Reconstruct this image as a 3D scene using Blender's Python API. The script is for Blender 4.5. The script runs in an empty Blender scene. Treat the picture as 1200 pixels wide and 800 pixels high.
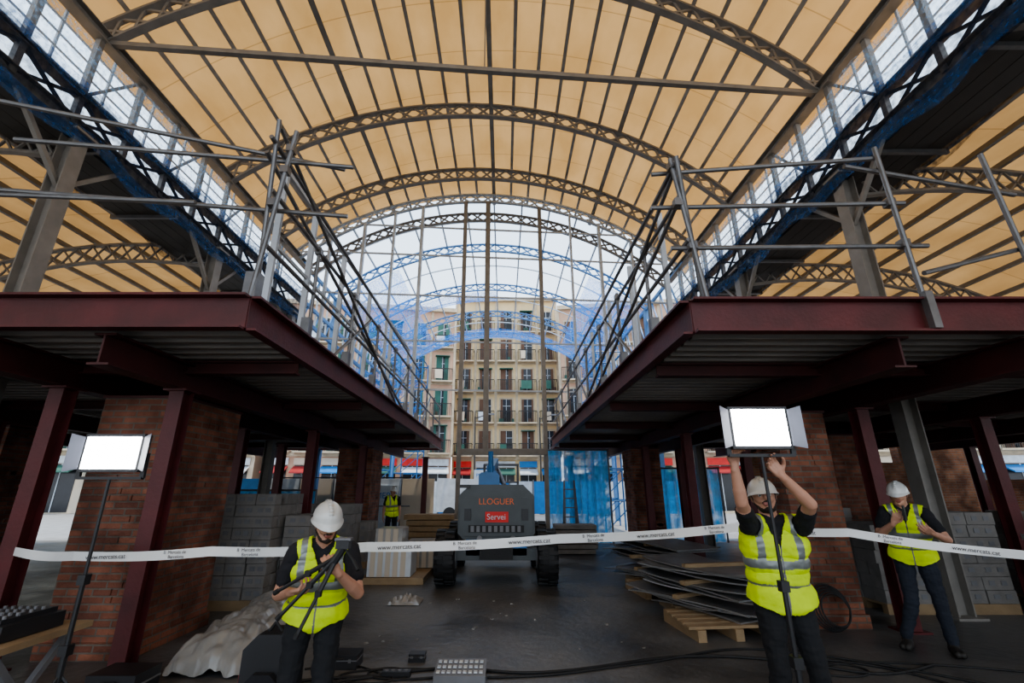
import bpy, math, random
import numpy as np
from mathutils import Vector, noise
random.seed(7)
scene=bpy.context.scene
try: scene.view_settings.look='AgX - Medium High Contrast'
except Exception as e: print('look',e)
V3=Vector
# ------------------------------------------------------------------ materials
def new_mat(name):
    m=bpy.data.materials.new(name); m.use_nodes=True
    nt=m.node_tree; b=nt.nodes['Principled BSDF']; return m,nt,b
def mat(name,col,rough=.6,metal=0,var=.25,scale=3.0,bump=.0,bscale=30,col2=None,emit=None,es=0,coat=0,rvar=0):
    m,nt,b=new_mat(name)
    b.inputs['Roughness'].default_value=rough; b.inputs['Metallic'].default_value=metal
    b.inputs['Coat Weight'].default_value=coat
    tc=nt.nodes.new('ShaderNodeTexCoord'); nz=nt.nodes.new('ShaderNodeTexNoise')
    nz.inputs['Scale'].default_value=scale; nz.inputs['Detail'].default_value=6
    nt.links.new(tc.outputs['Object'],nz.inputs['Vector'])
    r=nt.nodes.new('ShaderNodeValToRGB'); r.color_ramp.elements[0].position=.3; r.color_ramp.elements[1].position=.7
    c2=col2 if col2 else tuple(c*(1-var) for c in col)
    r.color_ramp.elements[0].color=(*c2,1); r.color_ramp.elements[1].color=(*col,1)
    nt.links.new(nz.outputs['Fac'],r.inputs['Fac']); nt.links.new(r.outputs['Color'],b.inputs['Base Color'])
    if rvar:
        mr=nt.nodes.new('ShaderNodeMapRange'); mr.inputs[1].default_value=.35; mr.inputs[2].default_value=.65; mr.inputs[3].default_value=rough-rvar; mr.inputs[4].default_value=rough+rvar
        nt.links.new(nz.outputs['Fac'],mr.inputs[0]); nt.links.new(mr.outputs[0],b.inputs['Roughness'])
    if bump>0:
        n2=nt.nodes.new('ShaderNodeTexNoise'); n2.inputs['Scale'].default_value=bscale; n2.inputs['Detail'].default_value=5
        nt.links.new(tc.outputs['Object'],n2.inputs['Vector'])
        bp=nt.nodes.new('ShaderNodeBump'); bp.inputs['Strength'].default_value=bump; bp.inputs['Distance'].default_value=.02
        nt.links.new(n2.outputs['Fac'],bp.inputs['Height']); nt.links.new(bp.outputs['Normal'],b.inputs['Normal'])
    if emit:
        b.inputs['Emission Color'].default_value=(*emit,1); b.inputs['Emission Strength'].default_value=es
    return m
def brick_mat(name,c1,c2,mortar):
    m,nt,b=new_mat(name); b.inputs['Roughness'].default_value=.9
    tc=nt.nodes.new('ShaderNodeTexCoord'); sp=nt.nodes.new('ShaderNodeSeparateXYZ'); nt.links.new(tc.outputs['Object'],sp.inputs[0])
    ad=nt.nodes.new('ShaderNodeMath'); nt.links.new(sp.outputs[0],ad.inputs[0]); nt.links.new(sp.outputs[1],ad.inputs[1])
    cb=nt.nodes.new('ShaderNodeCombineXYZ'); nt.links.new(ad.outputs[0],cb.inputs[0]); nt.links.new(sp.outputs[2],cb.inputs[1])
    br=nt.nodes.new('ShaderNodeTexBrick'); nt.links.new(cb.outputs[0],br.inputs['Vector'])
    br.inputs['Scale'].default_value=1; br.inputs['Brick Width'].default_value=.27; br.inputs['Row Height'].default_value=.072
    br.inputs['Mortar Size'].default_value=.010; br.inputs['Mortar Smooth'].default_value=.3
    br.inputs['Color1'].default_value=(*c1,1); br.inputs['Color2'].default_value=(*c2,1); br.inputs['Mortar'].default_value=(*mortar,1)
    nz=nt.nodes.new('ShaderNodeTexNoise'); nz.inputs['Scale'].default_value=2.5; nz.inputs['Detail'].default_value=8; nt.links.new(tc.outputs['Object'],nz.inputs['Vector'])
    r=nt.nodes.new('ShaderNodeValToRGB'); r.color_ramp.elements[0].position=.38; r.color_ramp.elements[0].color=(.32,.28,.26,1); r.color_ramp.elements[1].position=.62; r.color_ramp.elements[1].color=(1,1,1,1)
    nt.links.new(nz.outputs['Fac'],r.inputs['Fac'])
    mx=nt.nodes.new('ShaderNodeMixRGB'); mx.blend_type='MULTIPLY'; mx.inputs[0].default_value=.85
    nt.links.new(br.outputs['Color'],mx.inputs[1]); nt.links.new(r.outputs['Color'],mx.inputs[2]); nt.links.new(mx.outputs[0],b.inputs['Base Color'])
    n2=nt.nodes.new('ShaderNodeTexNoise'); n2.inputs['Scale'].default_value=25; nt.links.new(tc.outputs['Object'],n2.inputs['Vector'])
    sb=nt.nodes.new('ShaderNodeMath'); sb.operation='SUBTRACT'; nt.links.new(n2.outputs['Fac'],sb.inputs[0]); nt.links.new(br.outputs['Fac'],sb.inputs[1])
    bp=nt.nodes.new('ShaderNodeBump'); bp.inputs['Strength'].default_value=.9; bp.inputs['Distance'].default_value=.015
    nt.links.new(sb.outputs[0],bp.inputs['Height']); nt.links.new(bp.outputs['Normal'],b.inputs['Normal'])
    return m
def roof_mat(name,col,col2,trans):
    m,nt,b=new_mat(name); nt.nodes.remove(b); out=nt.nodes['Material Output']
    tc=nt.nodes.new('ShaderNodeTexCoord'); mp=nt.nodes.new('ShaderNodeMapping'); mp.inputs['Scale'].default_value=(1,.6,1)
    nt.links.new(tc.outputs['Object'],mp.inputs[0])
    nz=nt.nodes.new('ShaderNodeTexNoise'); nz.inputs['Scale'].default_value=1.1; nz.inputs['Detail'].default_value=5; nt.links.new(mp.outputs[0],nz.inputs['Vector'])
    r=nt.nodes.new('ShaderNodeValToRGB'); r.color_ramp.elements[0].position=.35; r.color_ramp.elements[0].color=(*col2,1); r.color_ramp.elements[1].position=.65; r.color_ramp.elements[1].color=(*col,1)
    nt.links.new(nz.outputs['Fac'],r.inputs['Fac'])
    sp=nt.nodes.new('ShaderNodeSeparateXYZ'); nt.links.new(tc.outputs['Object'],sp.inputs[0])
    mm=nt.nodes.new('ShaderNodeMath'); mm.operation='MULTIPLY'; mm.inputs[1].default_value=.8; nt.links.new(sp.outputs[1],mm.inputs[0])
    fr=nt.nodes.new('ShaderNodeMath'); fr.operation='FRACT'; nt.links.new(mm.outputs[0],fr.inputs[0])
    lt=nt.nodes.new('ShaderNodeMath'); lt.operation='LESS_THAN'; lt.inputs[1].default_value=.018; nt.links.new(fr.outputs[0],lt.inputs[0])
    mx=nt.nodes.new('ShaderNodeMixRGB'); mx.blend_type='MULTIPLY'; nt.links.new(lt.outputs[0],mx.inputs[0]); nt.links.new(r.outputs[0],mx.inputs[1]); mx.inputs[2].default_value=(.72,.68,.64,1)
    d=nt.nodes.new('ShaderNodeBsdfDiffuse'); t=nt.nodes.new('ShaderNodeBsdfTranslucent'); ms=nt.nodes.new('ShaderNodeMixShader'); ms.inputs[0].default_value=trans  # translucency added so the boards glow with sunlight and light the hall
    nt.links.new(mx.outputs[0],d.inputs[0]); nt.links.new(mx.outputs[0],t.inputs[0]); nt.links.new(d.outputs[0],ms.inputs[1]); nt.links.new(t.outputs[0],ms.inputs[2]); nt.links.new(ms.outputs[0],out.inputs[0])
    return m
def net_mat(name,col,alpha,scale=14):
    m,nt,b=new_mat(name); out=nt.nodes['Material Output']; b.inputs['Base Color'].default_value=(*col,1); b.inputs['Roughness'].default_value=.7
    tc=nt.nodes.new('ShaderNodeTexCoord'); nz=nt.nodes.new('ShaderNodeTexNoise'); nz.inputs['Scale'].default_value=scale; nz.inputs['Detail'].default_value=4; nt.links.new(tc.outputs['Object'],nz.inputs['Vector'])
    r=nt.nodes.new('ShaderNodeMapRange'); r.inputs[1].default_value=.35; r.inputs[2].default_value=.65; r.inputs[3].default_value=max(0,alpha-.25); r.inputs[4].default_value=alpha+.2
    nt.links.new(nz.outputs['Fac'],r.inputs[0])
    t=nt.nodes.new('ShaderNodeBsdfTransparent'); tl=nt.nodes.new('ShaderNodeBsdfTranslucent'); tl.inputs[0].default_value=(*col,1)
    m1=nt.nodes.new('ShaderNodeMixShader'); m1.inputs[0].default_value=.5; nt.links.new(b.outputs[0],m1.inputs[1]); nt.links.new(tl.outputs[0],m1.inputs[2])
    m2=nt.nodes.new('ShaderNodeMixShader'); nt.links.new(r.outputs[0],m2.inputs[0]); nt.links.new(t.outputs[0],m2.inputs[1]); nt.links.new(m1.outputs[0],m2.inputs[2]); nt.links.new(m2.outputs[0],out.inputs[0])
    return m
M=dict(
 floor=mat('floor_concrete',(.17,.168,.165),.42,0,scale=.9,bump=.5,bscale=9,col2=(.05,.05,.053),rvar=.14),
 street=mat('street_asphalt',(.30,.295,.29),.9,bump=.3),
 roof=roof_mat('roof_boards',(.76,.45,.18),(.64,.36,.13),.29),
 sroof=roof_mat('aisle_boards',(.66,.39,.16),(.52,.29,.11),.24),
 steel=mat('painted_grey_steel',(.27,.25,.225),.55,.1,scale=4),
 rib=mat('rib_steel',(.36,.34,.31),.6,0,scale=4),
 dark=mat('dark_steel',(.06,.055,.05),.6,.2),
 white=mat('white_painted_steel',(.55,.60,.66),.5,.1),
 pale=mat('pale_blue_steel',(.12,.26,.50),.5,.1),
 galv=mat('galvanised_tube',(.20,.20,.205),.4,.5,scale=8),
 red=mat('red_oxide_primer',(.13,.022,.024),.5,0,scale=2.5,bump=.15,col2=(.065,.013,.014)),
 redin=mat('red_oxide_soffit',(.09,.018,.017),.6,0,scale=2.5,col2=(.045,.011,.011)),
 deck=mat('corrugated_galv_deck',(.36,.335,.31),.5,.25,scale=2),
 brick=brick_mat('old_brick',(.38,.15,.09),(.20,.075,.048),(.20,.165,.135)),
 brick2=brick_mat('wall_brick',(.50,.23,.12),(.36,.15,.08),(.30,.25,.2)),
 block=mat('concrete_block',(.25,.235,.22),.9,bump=.4,bscale=60,scale=5),
 wood=mat('pallet_wood',(.33,.23,.13),.8,bump=.2,scale=6),
 tarp=mat('plastic_sheet',(.33,.32,.30),.3,0,scale=4,bump=.5,bscale=12,coat=.3),
 sheet=mat('steel_sheets',(.34,.34,.34),.38,.6,scale=3),
 black=mat('black_rubber',(.018,.018,.019),.65,bump=.2),
 blackp=mat('black_plastic',(.025,.025,.028),.4),
 wing=mat('glow_lit_barn_door',(.22,.23,.28),.4),  # black wings painted grey to stand in for the panel's glow on them
 grey=mat('lift_grey',(.075,.085,.09),.42,.1),
 mid=mat('mid_grey',(.20,.20,.21),.5,.1),
 blue=mat('lift_blue',(.03,.17,.42),.4),
 redlab=mat('red_label',(.75,.03,.02),.5),
 orange=mat('orange_letter',(.9,.2,.05),.5),
 tape=mat('barrier_tape',(.80,.80,.79),.4,scale=2,var=.1),
 ink=mat('tape_ink',(.05,.05,.06),.6),
 led=mat('led_face',(1,1,1),.4,emit=(.95,.97,1),es=22),
 netb=net_mat('blue_net',(.05,.27,.80),.45),
 netg=net_mat('girder_blue_net',(.04,.17,.45),.45),
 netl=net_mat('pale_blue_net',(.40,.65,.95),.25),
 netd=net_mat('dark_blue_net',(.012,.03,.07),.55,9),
 glow=net_mat('translucent_blue_sheet',(.12,.50,.85),.8,3),
 glass=mat('window_glass',(.02,.022,.028),.15,.2),
 ochre=mat('ochre_render',(.70,.54,.31),.9,scale=1,var=.15),
 cream=mat('cream_render',(.58,.50,.40),.9,scale=1,var=.15),
 pink=mat('pink_render',(.56,.36,.26),.9,scale=1,var=.15),
 stone=mat('stone_trim',(.55,.46,.34),.9),
 bounce=mat('pale_bounce_ground',(.50,.48,.45),.9,bump=.2),  # light tone chosen so the added ground throws light upward
 shut=mat('green_shutters',(.04,.13,.10),.7),
 brown=mat('brown_shutters',(.14,.07,.04),.7),
 iron=mat('balcony_iron',(.02,.02,.02),.6),
 sign=mat('shop_sign',(.60,.63,.66),.5),
 signb=mat('blue_sign',(.03,.2,.5),.5),
 hvy=mat('hi_vis_yellow',(.62,.82,.02),.75,var=.2,scale=5,bump=.5,bscale=14,emit=(.66,.9,.02),es=.05),
 refl=mat('reflective_band',(.25,.27,.26),.35,.3,var=.2),
 shirt=mat('black_cotton',(.018,.018,.022),.9,bump=.3,bscale=18),
 trous=mat('dark_trousers',(.014,.015,.018),.9,bump=.4,bscale=14),
 jeans=mat('dark_jeans',(.022,.028,.042),.9,bump=.4,bscale=14),
 shoe=mat('shoe_leather',(.025,.022,.02),.6),
 skin=mat('skin',(.52,.28,.19),.55,var=.1,scale=12),
 lip=mat('lips',(.40,.14,.11),.5),
 hair=mat('dark_hair',(.035,.022,.015),.8,bump=.5,bscale=60),
 helm=mat('helmet_white',(.66,.66,.63),.3,var=.15,coat=.4),
 eye=mat('eye_dark',(.02,.015,.01),.2),
 eyew=mat('eye_white',(.7,.68,.65),.3),
 redb=mat('red_box',(.35,.03,.03),.5),
)
# ------------------------------------------------------------------ mesh builder
class MB:
    def __init__(s): s.V=[];s.F=[];s.I=[];s.mats=[]
    def mi(s,m):
        m=M[m]
        if m not in s.mats: s.mats.append(m)
        return s.mats.index(m)
    def add(s,vs,fs,m):
        o=len(s.V); k=s.mi(m); s.V+= [tuple(v) for v in vs]
        for f in fs: s.F.append(tuple(i+o for i in f)); s.I.append(k)
    def box(s,c,d,m,rz=0):
        x,y,z=d[0]/2,d[1]/2,d[2]/2; co,si=math.cos(rz),math.sin(rz)
        vs=[]
        for a,b,e in [(-x,-y,-z),(x,-y,-z),(x,y,-z),(-x,y,-z),(-x,-y,z),(x,-y,z),(x,y,z),(-x,y,z)]:
            vs.append((c[0]+a*co-b*si,c[1]+a*si+b*co,c[2]+e))
        s.add(vs,[(0,3,2,1),(4,5,6,7),(0,1,5,4),(1,2,6,5),(2,3,7,6),(3,0,4,7)],m)
    def bx(s,x0,x1,y0,y1,z0,z1,m): s.box(((x0+x1)/2,(y0+y1)/2,(z0+z1)/2),(abs(x1-x0),abs(y1-y0),abs(z1-z0)),m)
    def beam(s,a,b,w,h,m,up=(0,0,1)):
        a,b=V3(a),V3(b); d=(b-a)
        if d.length<1e-5: return
        d.normalize(); u=V3(up); sd=d.cross(u)
        if sd.length<1e-3: sd=d.cross(V3((1,0,0)))
        sd.normalize(); u=sd.cross(d).normalized()
        vs=[]
        for p in (a,b):
            for q,r in ((-1,-1),(1,-1),(1,1),(-1,1)): vs.append(p+sd*q*w/2+u*r*h/2)
        s.add(vs,[(3,2,1,0),(4,5,6,7),(0,1,5,4),(1,2,6,5),(2,3,7,6),(3,0,4,7)],m)
    def ibeam(s,a,b,w,h,m,up=(0,0,1),t=.02):
        a,b=V3(a),V3(b); d=(b-a).normalized(); u=V3(up); sd=d.cross(u).normalized(); u=sd.cross(d).normalized()
        o=u*(h/2-t/2)
        s.beam(a+o,b+o,w,t,m,up); s.beam(a-o,b-o,w,t,m,up); s.beam(a,b,t,h-2*t,m,up)
    def tube(s,a,b,r,m,n=8,r2=None):
        a,b=V3(a),V3(b); r2=r if r2 is None else r2
        d=(b-a)
        if d.length<1e-6: return
        d.normalize(); t=V3((0,0,1)) if abs(d.z)<.9 else V3((1,0,0)); u=d.cross(t).normalized(); w=d.cross(u)
        vs=[]
        for p,rr in ((a,r),(b,r2)):
            for i in range(n):
                an=2*math.pi*i/n; vs.append(p+(u*math.cos(an)+w*math.sin(an))*rr)
        fs=[(i,(i+1)%n,n+(i+1)%n,n+i) for i in range(n)]+[tuple(range(n-1,-1,-1)),tuple(range(n,2*n))]
        s.add(vs,fs,m)
    def lathe(s,c,ax,prof,m,n=24):
        c=V3(c); d=V3(ax).normalized(); t=V3((0,0,1)) if abs(d.z)<.9 else V3((1,0,0)); u=d.cross(t).normalized(); w=d.cross(u)
        vs=[]
        for tt,r in prof:
            for i in range(n):
                an=2*math.pi*i/n; vs.append(c+d*tt+(u*math.cos(an)+w*math.sin(an))*r)
        fs=[]
        for k in range(len(prof)-1):
            for i in range(n): fs.append((k*n+i,k*n+(i+1)%n,(k+1)*n+(i+1)%n,(k+1)*n+i))
        fs.append(tuple(range(n-1,-1,-1))); fs.append(tuple((len(prof)-1)*n+i for i in range(n)))
        s.add(vs,fs,m)
    def prism(s,pts,vec,m):
        n=len(pts); vec=V3(vec); vs=[V3(p) for p in pts]+[V3(p)+vec for p in pts]
        s.add(vs,[(i,(i+1)%n,n+(i+1)%n,n+i) for i in range(n)]+[tuple(range(n-1,-1,-1)),tuple(range(n,2*n))],m)
    def obj(s,name,smooth=False,parent=None):
        P=np.array(s.V); o=(P.min(0)+P.max(0))/2; o[2]=P[:,2].min()
        me=bpy.data.meshes.new(name); me.from_pydata([tuple(p) for p in (P-o)],[],s.F)
        for mm in s.mats: me.materials.append(mm)
        me.polygons.foreach_set('material_index',s.I)
        if smooth: me.polygons.foreach_set('use_smooth',[True]*len(s.F))
        me.update(); ob=bpy.data.objects.new(name,me); ob.location=o; scene.collection.objects.link(ob)
        if parent: setpar(ob,parent)
        return ob
def setpar(ob,p):
    ob.parent=p; ob.location=V3(ob.location)-V3(p.location)
def empty(name,loc):
    e=bpy.data.objects.new(name,None); e.location=loc; e.empty_display_size=.1; scene.collection.objects.link(e); return e
def text(name,body,loc,size,m,rot,parent=None,ext=.002):
    c=bpy.data.curves.new(name,'FONT'); c.body=body; c.size=size; c.align_x='CENTER'; c.align_y='CENTER'; c.extrude=ext
    c.materials.append(M[m]); o=bpy.data.objects.new(name,c); o.location=loc; o.rotation_euler=rot; scene.collection.objects.link(o)
    if parent: setpar(o,parent)
    return o
# ------------------------------------------------------------------ camera, light
cam=bpy.data.cameras.new('camera'); cam.lens=16; cam.sensor_width=36; cam.shift_x=10/1200; cam.clip_end=300
co=bpy.data.objects.new('camera',cam); co.location=(0,0,1.65); co.rotation_euler=(math.radians(90+17.9),0,0); scene.collection.objects.link(co); scene.camera=co
w=bpy.data.worlds.new('sky'); scene.world=w; w.use_nodes=True; nt=w.node_tree; bg=nt.nodes['Background']
tc=nt.nodes.new('ShaderNodeTexCoord'); sp=nt.nodes.new('ShaderNodeSeparateXYZ'); nt.links.new(tc.outputs['Generated'],sp.inputs[0])
rp=nt.nodes.new('ShaderNodeValToRGB'); rp.color_ramp.elements[0].position=0; rp.color_ramp.elements[0].color=(.88,.94,1,1); rp.color_ramp.elements[1].position=.9; rp.color_ramp.elements[1].color=(.55,.75,1,1)
nt.links.new(sp.outputs[2],rp.inputs[0]); nt.links.new(rp.outputs[0],bg.inputs[0]); bg.inputs[1].default_value=2.4
sl=bpy.data.lights.new('sun','SUN'); sl.energy=3.9; sl.color=(1,.90,.76); sl.angle=.01
so=bpy.data.objects.new('sun',sl); so.rotation_euler=(math.radians(9),math.radians(10),0); so.location=(0,-5,30); scene.collection.objects.link(so)
# ------------------------------------------------------------------ ground
YB=-7.5
b=MB(); b.bx(-16,16,YB-.5,16.5,-.2,0,'floor'); b.obj('floor')
b=MB(); b.bx(-60,60,16.5,80,-.2,-.01,'street'); b.bx(-60,60,34,36.5,-.01,.1,'stone'); b.obj('street')
b=MB(); b.bx(-40,40,-45,YB-.5,-.2,-.01,'bounce'); b.obj('bounce_ground')  # unseen pale ground added behind the camera to bounce sunlight into the hall
# ------------------------------------------------------------------ nave
XC=-.35; HW=6.5; R=9.56; ZC=1.99; A0=math.asin(HW/R); SK=.08
XL,XR=XC-HW,XC+HW; ZE=9.0; ZB=7.15
def ap(a,r,y,sk=SK):
    x=XC+r*math.sin(a); return V3((x,y+sk*(x-XC),ZC+r*math.cos(a)))
def arch(y,m='steel',dep=.38,name='arch_truss',n=34,w=.14,cw=.035,rad=R):
    b=MB(); A=[-A0+2*A0*i/n for i in range(n+1)]
    lo=[ap(a,rad,y) for a in A]; hi=[ap(a,rad+dep,y) for a in A]
    for i in range(n):
        up=(lo[i]-V3((XC,lo[i].y,ZC))).normalized()
        b.beam(lo[i],lo[i+1],w,.05,m,up); b.beam(hi[i],hi[i+1],w,.05,m,up)
        b.beam(lo[i],hi[i+1],.05,cw,m,(0,1,0)); b.beam(hi[i],lo[i+1],.05,cw,m,(0,1,0))
    b.beam(lo[0],hi[0],.12,.08,m,(0,1,0)); b.beam(lo[-1],hi[-1],.12,.08,m,(0,1,0))
    return b
for y in (-4,2.7,6.45,10.2,12.9):
    b=arch(y)
    if y==6.45:
        l,r=ap(-A0,R,y),ap(A0,R,y); l.z-=.02; r.z-=.02
        b.beam(l,r,.09,.09,'steel')
        c=(l+r)/2; b.tube(c,ap(0,R,y),.012,'steel')
    b.obj('arch_truss')
YG=14.2
b=arch(YG,'white',.3,w=.12)
b2=arch(YG+.35,'steel',.3,w=.1,rad=R-.55); 
for v in (b2,):
    o=len(b.V); b.V+=v.V; b.F+=[tuple(i+o for i in f) for f in v.F]; k=b.mi('steel'); b.I+=[k]*len(v.F)
def zarch(x): return ZC+math.sqrt(max(0,R*R-(x-XC)**2))
for x,wd,z0 in ((-5.9,.08,3.3),(-4.8,.09,3.3),(-3.8,.07,3.3),(-2.85,.1,3.3),(-1.35,.13,0),(-.55,.17,2.7),(1.3,.13,0),(2.4,.07,3.3),(3.45,.1,3.3),(4.6,.08,3.3)):
    y=YG+SK*(x-XC); b.bx(x-wd/2,x+wd/2,y-.07,y+.07,z0,zarch(x),'steel' if wd>.11 else 'white')
for z in (4.6,6.2,7.8,9.3,10.4):
    hx=min(HW-.2,math.sqrt(max(.1,R*R-(z-ZC)**2)))
    b.beam((XC-hx,YG-SK*hx,z),(XC+hx,YG+SK*hx,z),.05,.05,'white')
b.bx(-1.35,1.3,YG-.1,YG+.1,2.62,2.8,'steel')
b.obj('gable_arch_frame')
b=MB(); n=40; ys=[YB,-2,2,6,10,14.9]; rr=R+.66
A=[-A0*1.04+2*A0*1.04*i/n for i in range(n+1)]
vs=[ap(a,rr,y) for y in ys for a in A]; fs=[]
for j in range(len(ys)-1):
    for i in range(n): fs.append((j*(n+1)+i,j*(n+1)+i+1,(j+1)*(n+1)+i+1,(j+1)*(n+1)+i))
b.add(vs,fs,'roof')
NR=24
for i in range(NR+1):
    a=-A0+2*A0*i/NR; up=V3((math.sin(a),0,math.cos(a)))
    b.beam(ap(a,rr-.07,YB),ap(a,rr-.07,14.9),.085,.12,'rib',up)
for a in (-A0*.5,0,A0*.5):
    up=V3((math.sin(a),0,math.cos(a))); b.beam(ap(a,R+.44,YB),ap(a,R+.44,14.9),.12,.16,'steel',up)
b.obj('nave_roof')
# clerestory girders
for X,sg in ((XL,-1),(XR,1)):
    b=MB(); y0=YB; y1=14.9+SK*(X-XC)
    for z,h in ((ZB,.22),(ZE,.2),(ZB+.55,.08)): b.ibeam((X,y0,z),(X,y1,z),.2,h,'steel')
    y=y0; k=0
    while y<y1-1:
        b.beam((X,y,ZB),(X,y,ZE),.09,.09,'steel')
        b.beam((X,y,ZB+.05),(X,y+.95,ZB+.55),.04,.05,'dark'); b.beam((X,y,ZB+.55),(X,y+.95,ZB+.05),.04,.05,'dark')
        b.beam((X+sg*.12,y+.45,ZB+.5),(X+sg*.12,y+.45,ZE),.035,.035,'white')
        if k%2==0: b.beam((X,y,ZB+.55),(X,y+.95,ZE),.04,.05,'steel')
        y+=.95; k+=1
    for z in (7.95,8.2,8.45,8.7): b.beam((X+sg*.12,y0,z),(X+sg*.12,y1,z),.025,.025,'white')
    for q in range(4): b.bx(X+sg*(.05+.26*q),X+sg*(.30+.26*q),y0,y1,ZB-.17,ZB-.12,'dark')
    for y in np.arange(y0+.4,y1,1.9): b.beam((X-sg*.15,y,ZB-.2),(X+sg*1.2,y,ZB-.2),.06,.08,'galv')
    ny=90
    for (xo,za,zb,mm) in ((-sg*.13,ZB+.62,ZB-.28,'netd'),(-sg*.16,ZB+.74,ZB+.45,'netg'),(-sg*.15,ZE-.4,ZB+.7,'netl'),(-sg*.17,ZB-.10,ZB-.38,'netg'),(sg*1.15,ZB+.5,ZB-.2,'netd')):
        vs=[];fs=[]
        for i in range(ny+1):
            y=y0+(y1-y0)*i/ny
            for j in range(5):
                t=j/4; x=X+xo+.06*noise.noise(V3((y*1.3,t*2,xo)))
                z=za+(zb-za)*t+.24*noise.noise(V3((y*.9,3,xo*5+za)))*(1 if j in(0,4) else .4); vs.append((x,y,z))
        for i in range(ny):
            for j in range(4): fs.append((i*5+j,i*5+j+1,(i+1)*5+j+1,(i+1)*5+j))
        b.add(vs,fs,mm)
    b.obj('clerestory_girder')
for yb in (-4,2.7,6.45,10.2,14.2):
    for X in (XL,XR):
        y=yb+SK*(X-XC); b=MB()
        b.beam((X-.11,y,0),(X-.11,y,ZB),.02,.24,'steel',(0,1,0)); b.beam((X+.11,y,0),(X+.11,y,ZB),.02,.24,'steel',(0,1,0)); b.beam((X,y,0),(X,y,ZB),.22,.02,'steel',(0,1,0))
        b.bx(X-.2,X+.2,y-.2,y+.2,0,.03,'steel'); b.bx(X-.2,X+.2,y-.2,y+.2,ZB-.14,ZB-.1,'steel')
        for dy in (-1,1): b.beam((X,y,ZB-1.1),(X,y+dy*.95,ZB-.1),.07,.07,'steel')
        b.obj('steel_column')
def aisle(sg,X0):
    pts=[]; 
    for i in range(13):
        t=i/12; x=X0+sg*(.3+8.2*t); z=ZB+.15+.55*math.sin(t*2.2)-2.6*t*t; pts.append((x,z))
    b=MB(); vs=[];fs=[]
    for y in (YB,-2,6,14.9): vs+=[(x,y,z) for x,z in pts]
    for j in range(3):
        for i in range(12): fs.append((j*13+i,j*13+i+1,(j+1)*13+i+1,(j+1)*13+i))
    b.add(vs,fs,'sroof')
    for i in range(12):
        x=pts[i][0]; z=pts[i][1]
        b.beam((x,YB,z-.05),(x,14.9,z-.05),.085,.09,'steel')
    b.obj('aisle_roof')
    for yb in (-4,2.7,6.45,10.2,14.2):
        b=MB(); y=yb+SK*(X0-XC)+.05
        for i in range(12):
            (x1,z1),(x2,z2)=pts[i],pts[i+1]
            b.beam((x1,y,z1-.18),(x2,y,z2-.18),.1,.05,'steel'); b.beam((x1,y,z1-.62),(x2,y,z2-.62),.1,.05,'steel')
            xm=(x1+x2)/2; zm=(z1+z2)/2
            for (p,q,r_,s_) in ((x1,z1,xm,zm),(xm,zm,x2,z2)):
                b.beam((p,y,q-.18),(r_,y,s_-.62),.04,.03,'steel'); b.beam((p,y,q-.62),(r_,y,s_-.18),.04,.03,'steel')
        b.obj('aisle_truss')
        x,z=pts[-1]; b=MB(); b.beam((x,y,0),(x,y,z-.15),.2,.2,'steel'); b.bx(x-.2,x+.2,y-.2,y+.2,0,.03,'steel'); b.obj('aisle_column')
aisle(-1,XL); aisle(1,XR)
# ------------------------------------------------------------------ open skeleton beyond the gable
b=MB()
for y in (17.8,21.9,25.7,29.5):
    v=arch(y,'pale',.34,n=26,w=.1)
    o=len(b.V); b.V+=v.V; b.F+=[tuple(i+o for i in f) for f in v.F]; k=b.mi('pale'); b.I+=[k]*len(v.F)
    for X in (XL,XR): 
        yy=y+SK*(X-XC); b.beam((X,yy,0),(X,yy,ZE),.2,.2,'pale')
        b.beam((X,yy,ZB),(X,yy+3.6 if y<29 else yy,ZB+.01),.12,.14,'pale')
for i in range(15):
    a=-A0+2*A0*i/14; b.beam(ap(a,R+.36,14.6),ap(a,R+.36,29.5),.06,.06,'white')
for X in (XL,XR):
    for z in (ZE,ZB,ZB+.6): b.beam((X,14,z),(X,30,z),.1,.12,'pale')
    for y in np.arange(14.5,29.5,1): b.beam((X,y,ZB),(X,y+1,ZE),.05,.05,'pale'); b.beam((X,y,ZB),(X,y,ZE),.05,.05,'white')
for y in (16,19.8,23.8,27.6):
    for i in range(24):
        a1=-A0+2*A0*i/24; a2=-A0+2*A0*(i+1)/24; b.beam(ap(a1,R+.33,y),ap(a2,R+.33,y),.04,.05,'white')
for (ya,yb,aa,ab) in ((17.8,29.5,-A0,-A0*.6),(17.8,29.5,A0*.6,A0),(27.6,29.5,-A0*.6,A0*.6),(21.9,23.0,-A0*.6,A0*.0)):
    vs=[];fs=[]
    for i in range(9):
        for j in range(9):
            a=aa+(ab-aa)*i/8; y=ya+(yb-ya)*j/8; vs.append(ap(a,R-.1-.25*math.sin(math.pi*j/8)-.15*abs(noise.noise(V3((i,j,1)))),y))
    for i in range(8):
        for j in range(8): fs.append((i*9+j,i*9+j+1,(i+1)*9+j+1,(i+1)*9+j))
    b.add(vs,fs,'netb')
for (xa,xb,yy,z0_,dz_) in ((-6.6,-3.4,18.0,6.6,1.2),(3.2,5.9,18.0,6.9,1.3),(-6.6,-4.2,22.2,5.6,1.6),(3.6,6.0,22.2,5.8,1.8)):
    vs=[];fs=[]
    for i in range(13):
        for j in range(6):
            u=i/12; v=j/5; vs.append((xa+(xb-xa)*u,yy+.2*noise.noise(V3((u*4,v*3,yy))),z0_-dz_*v-.5*math.sin(math.pi*u)*(1-v*.3)))
    for i in range(12):
        for j in range(5): fs.append((i*6+j,i*6+j+1,(i+1)*6+j+1,(i+1)*6+j))
    b.add(vs,fs,'netb')
b.obj('open_roof_skeleton')
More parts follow.
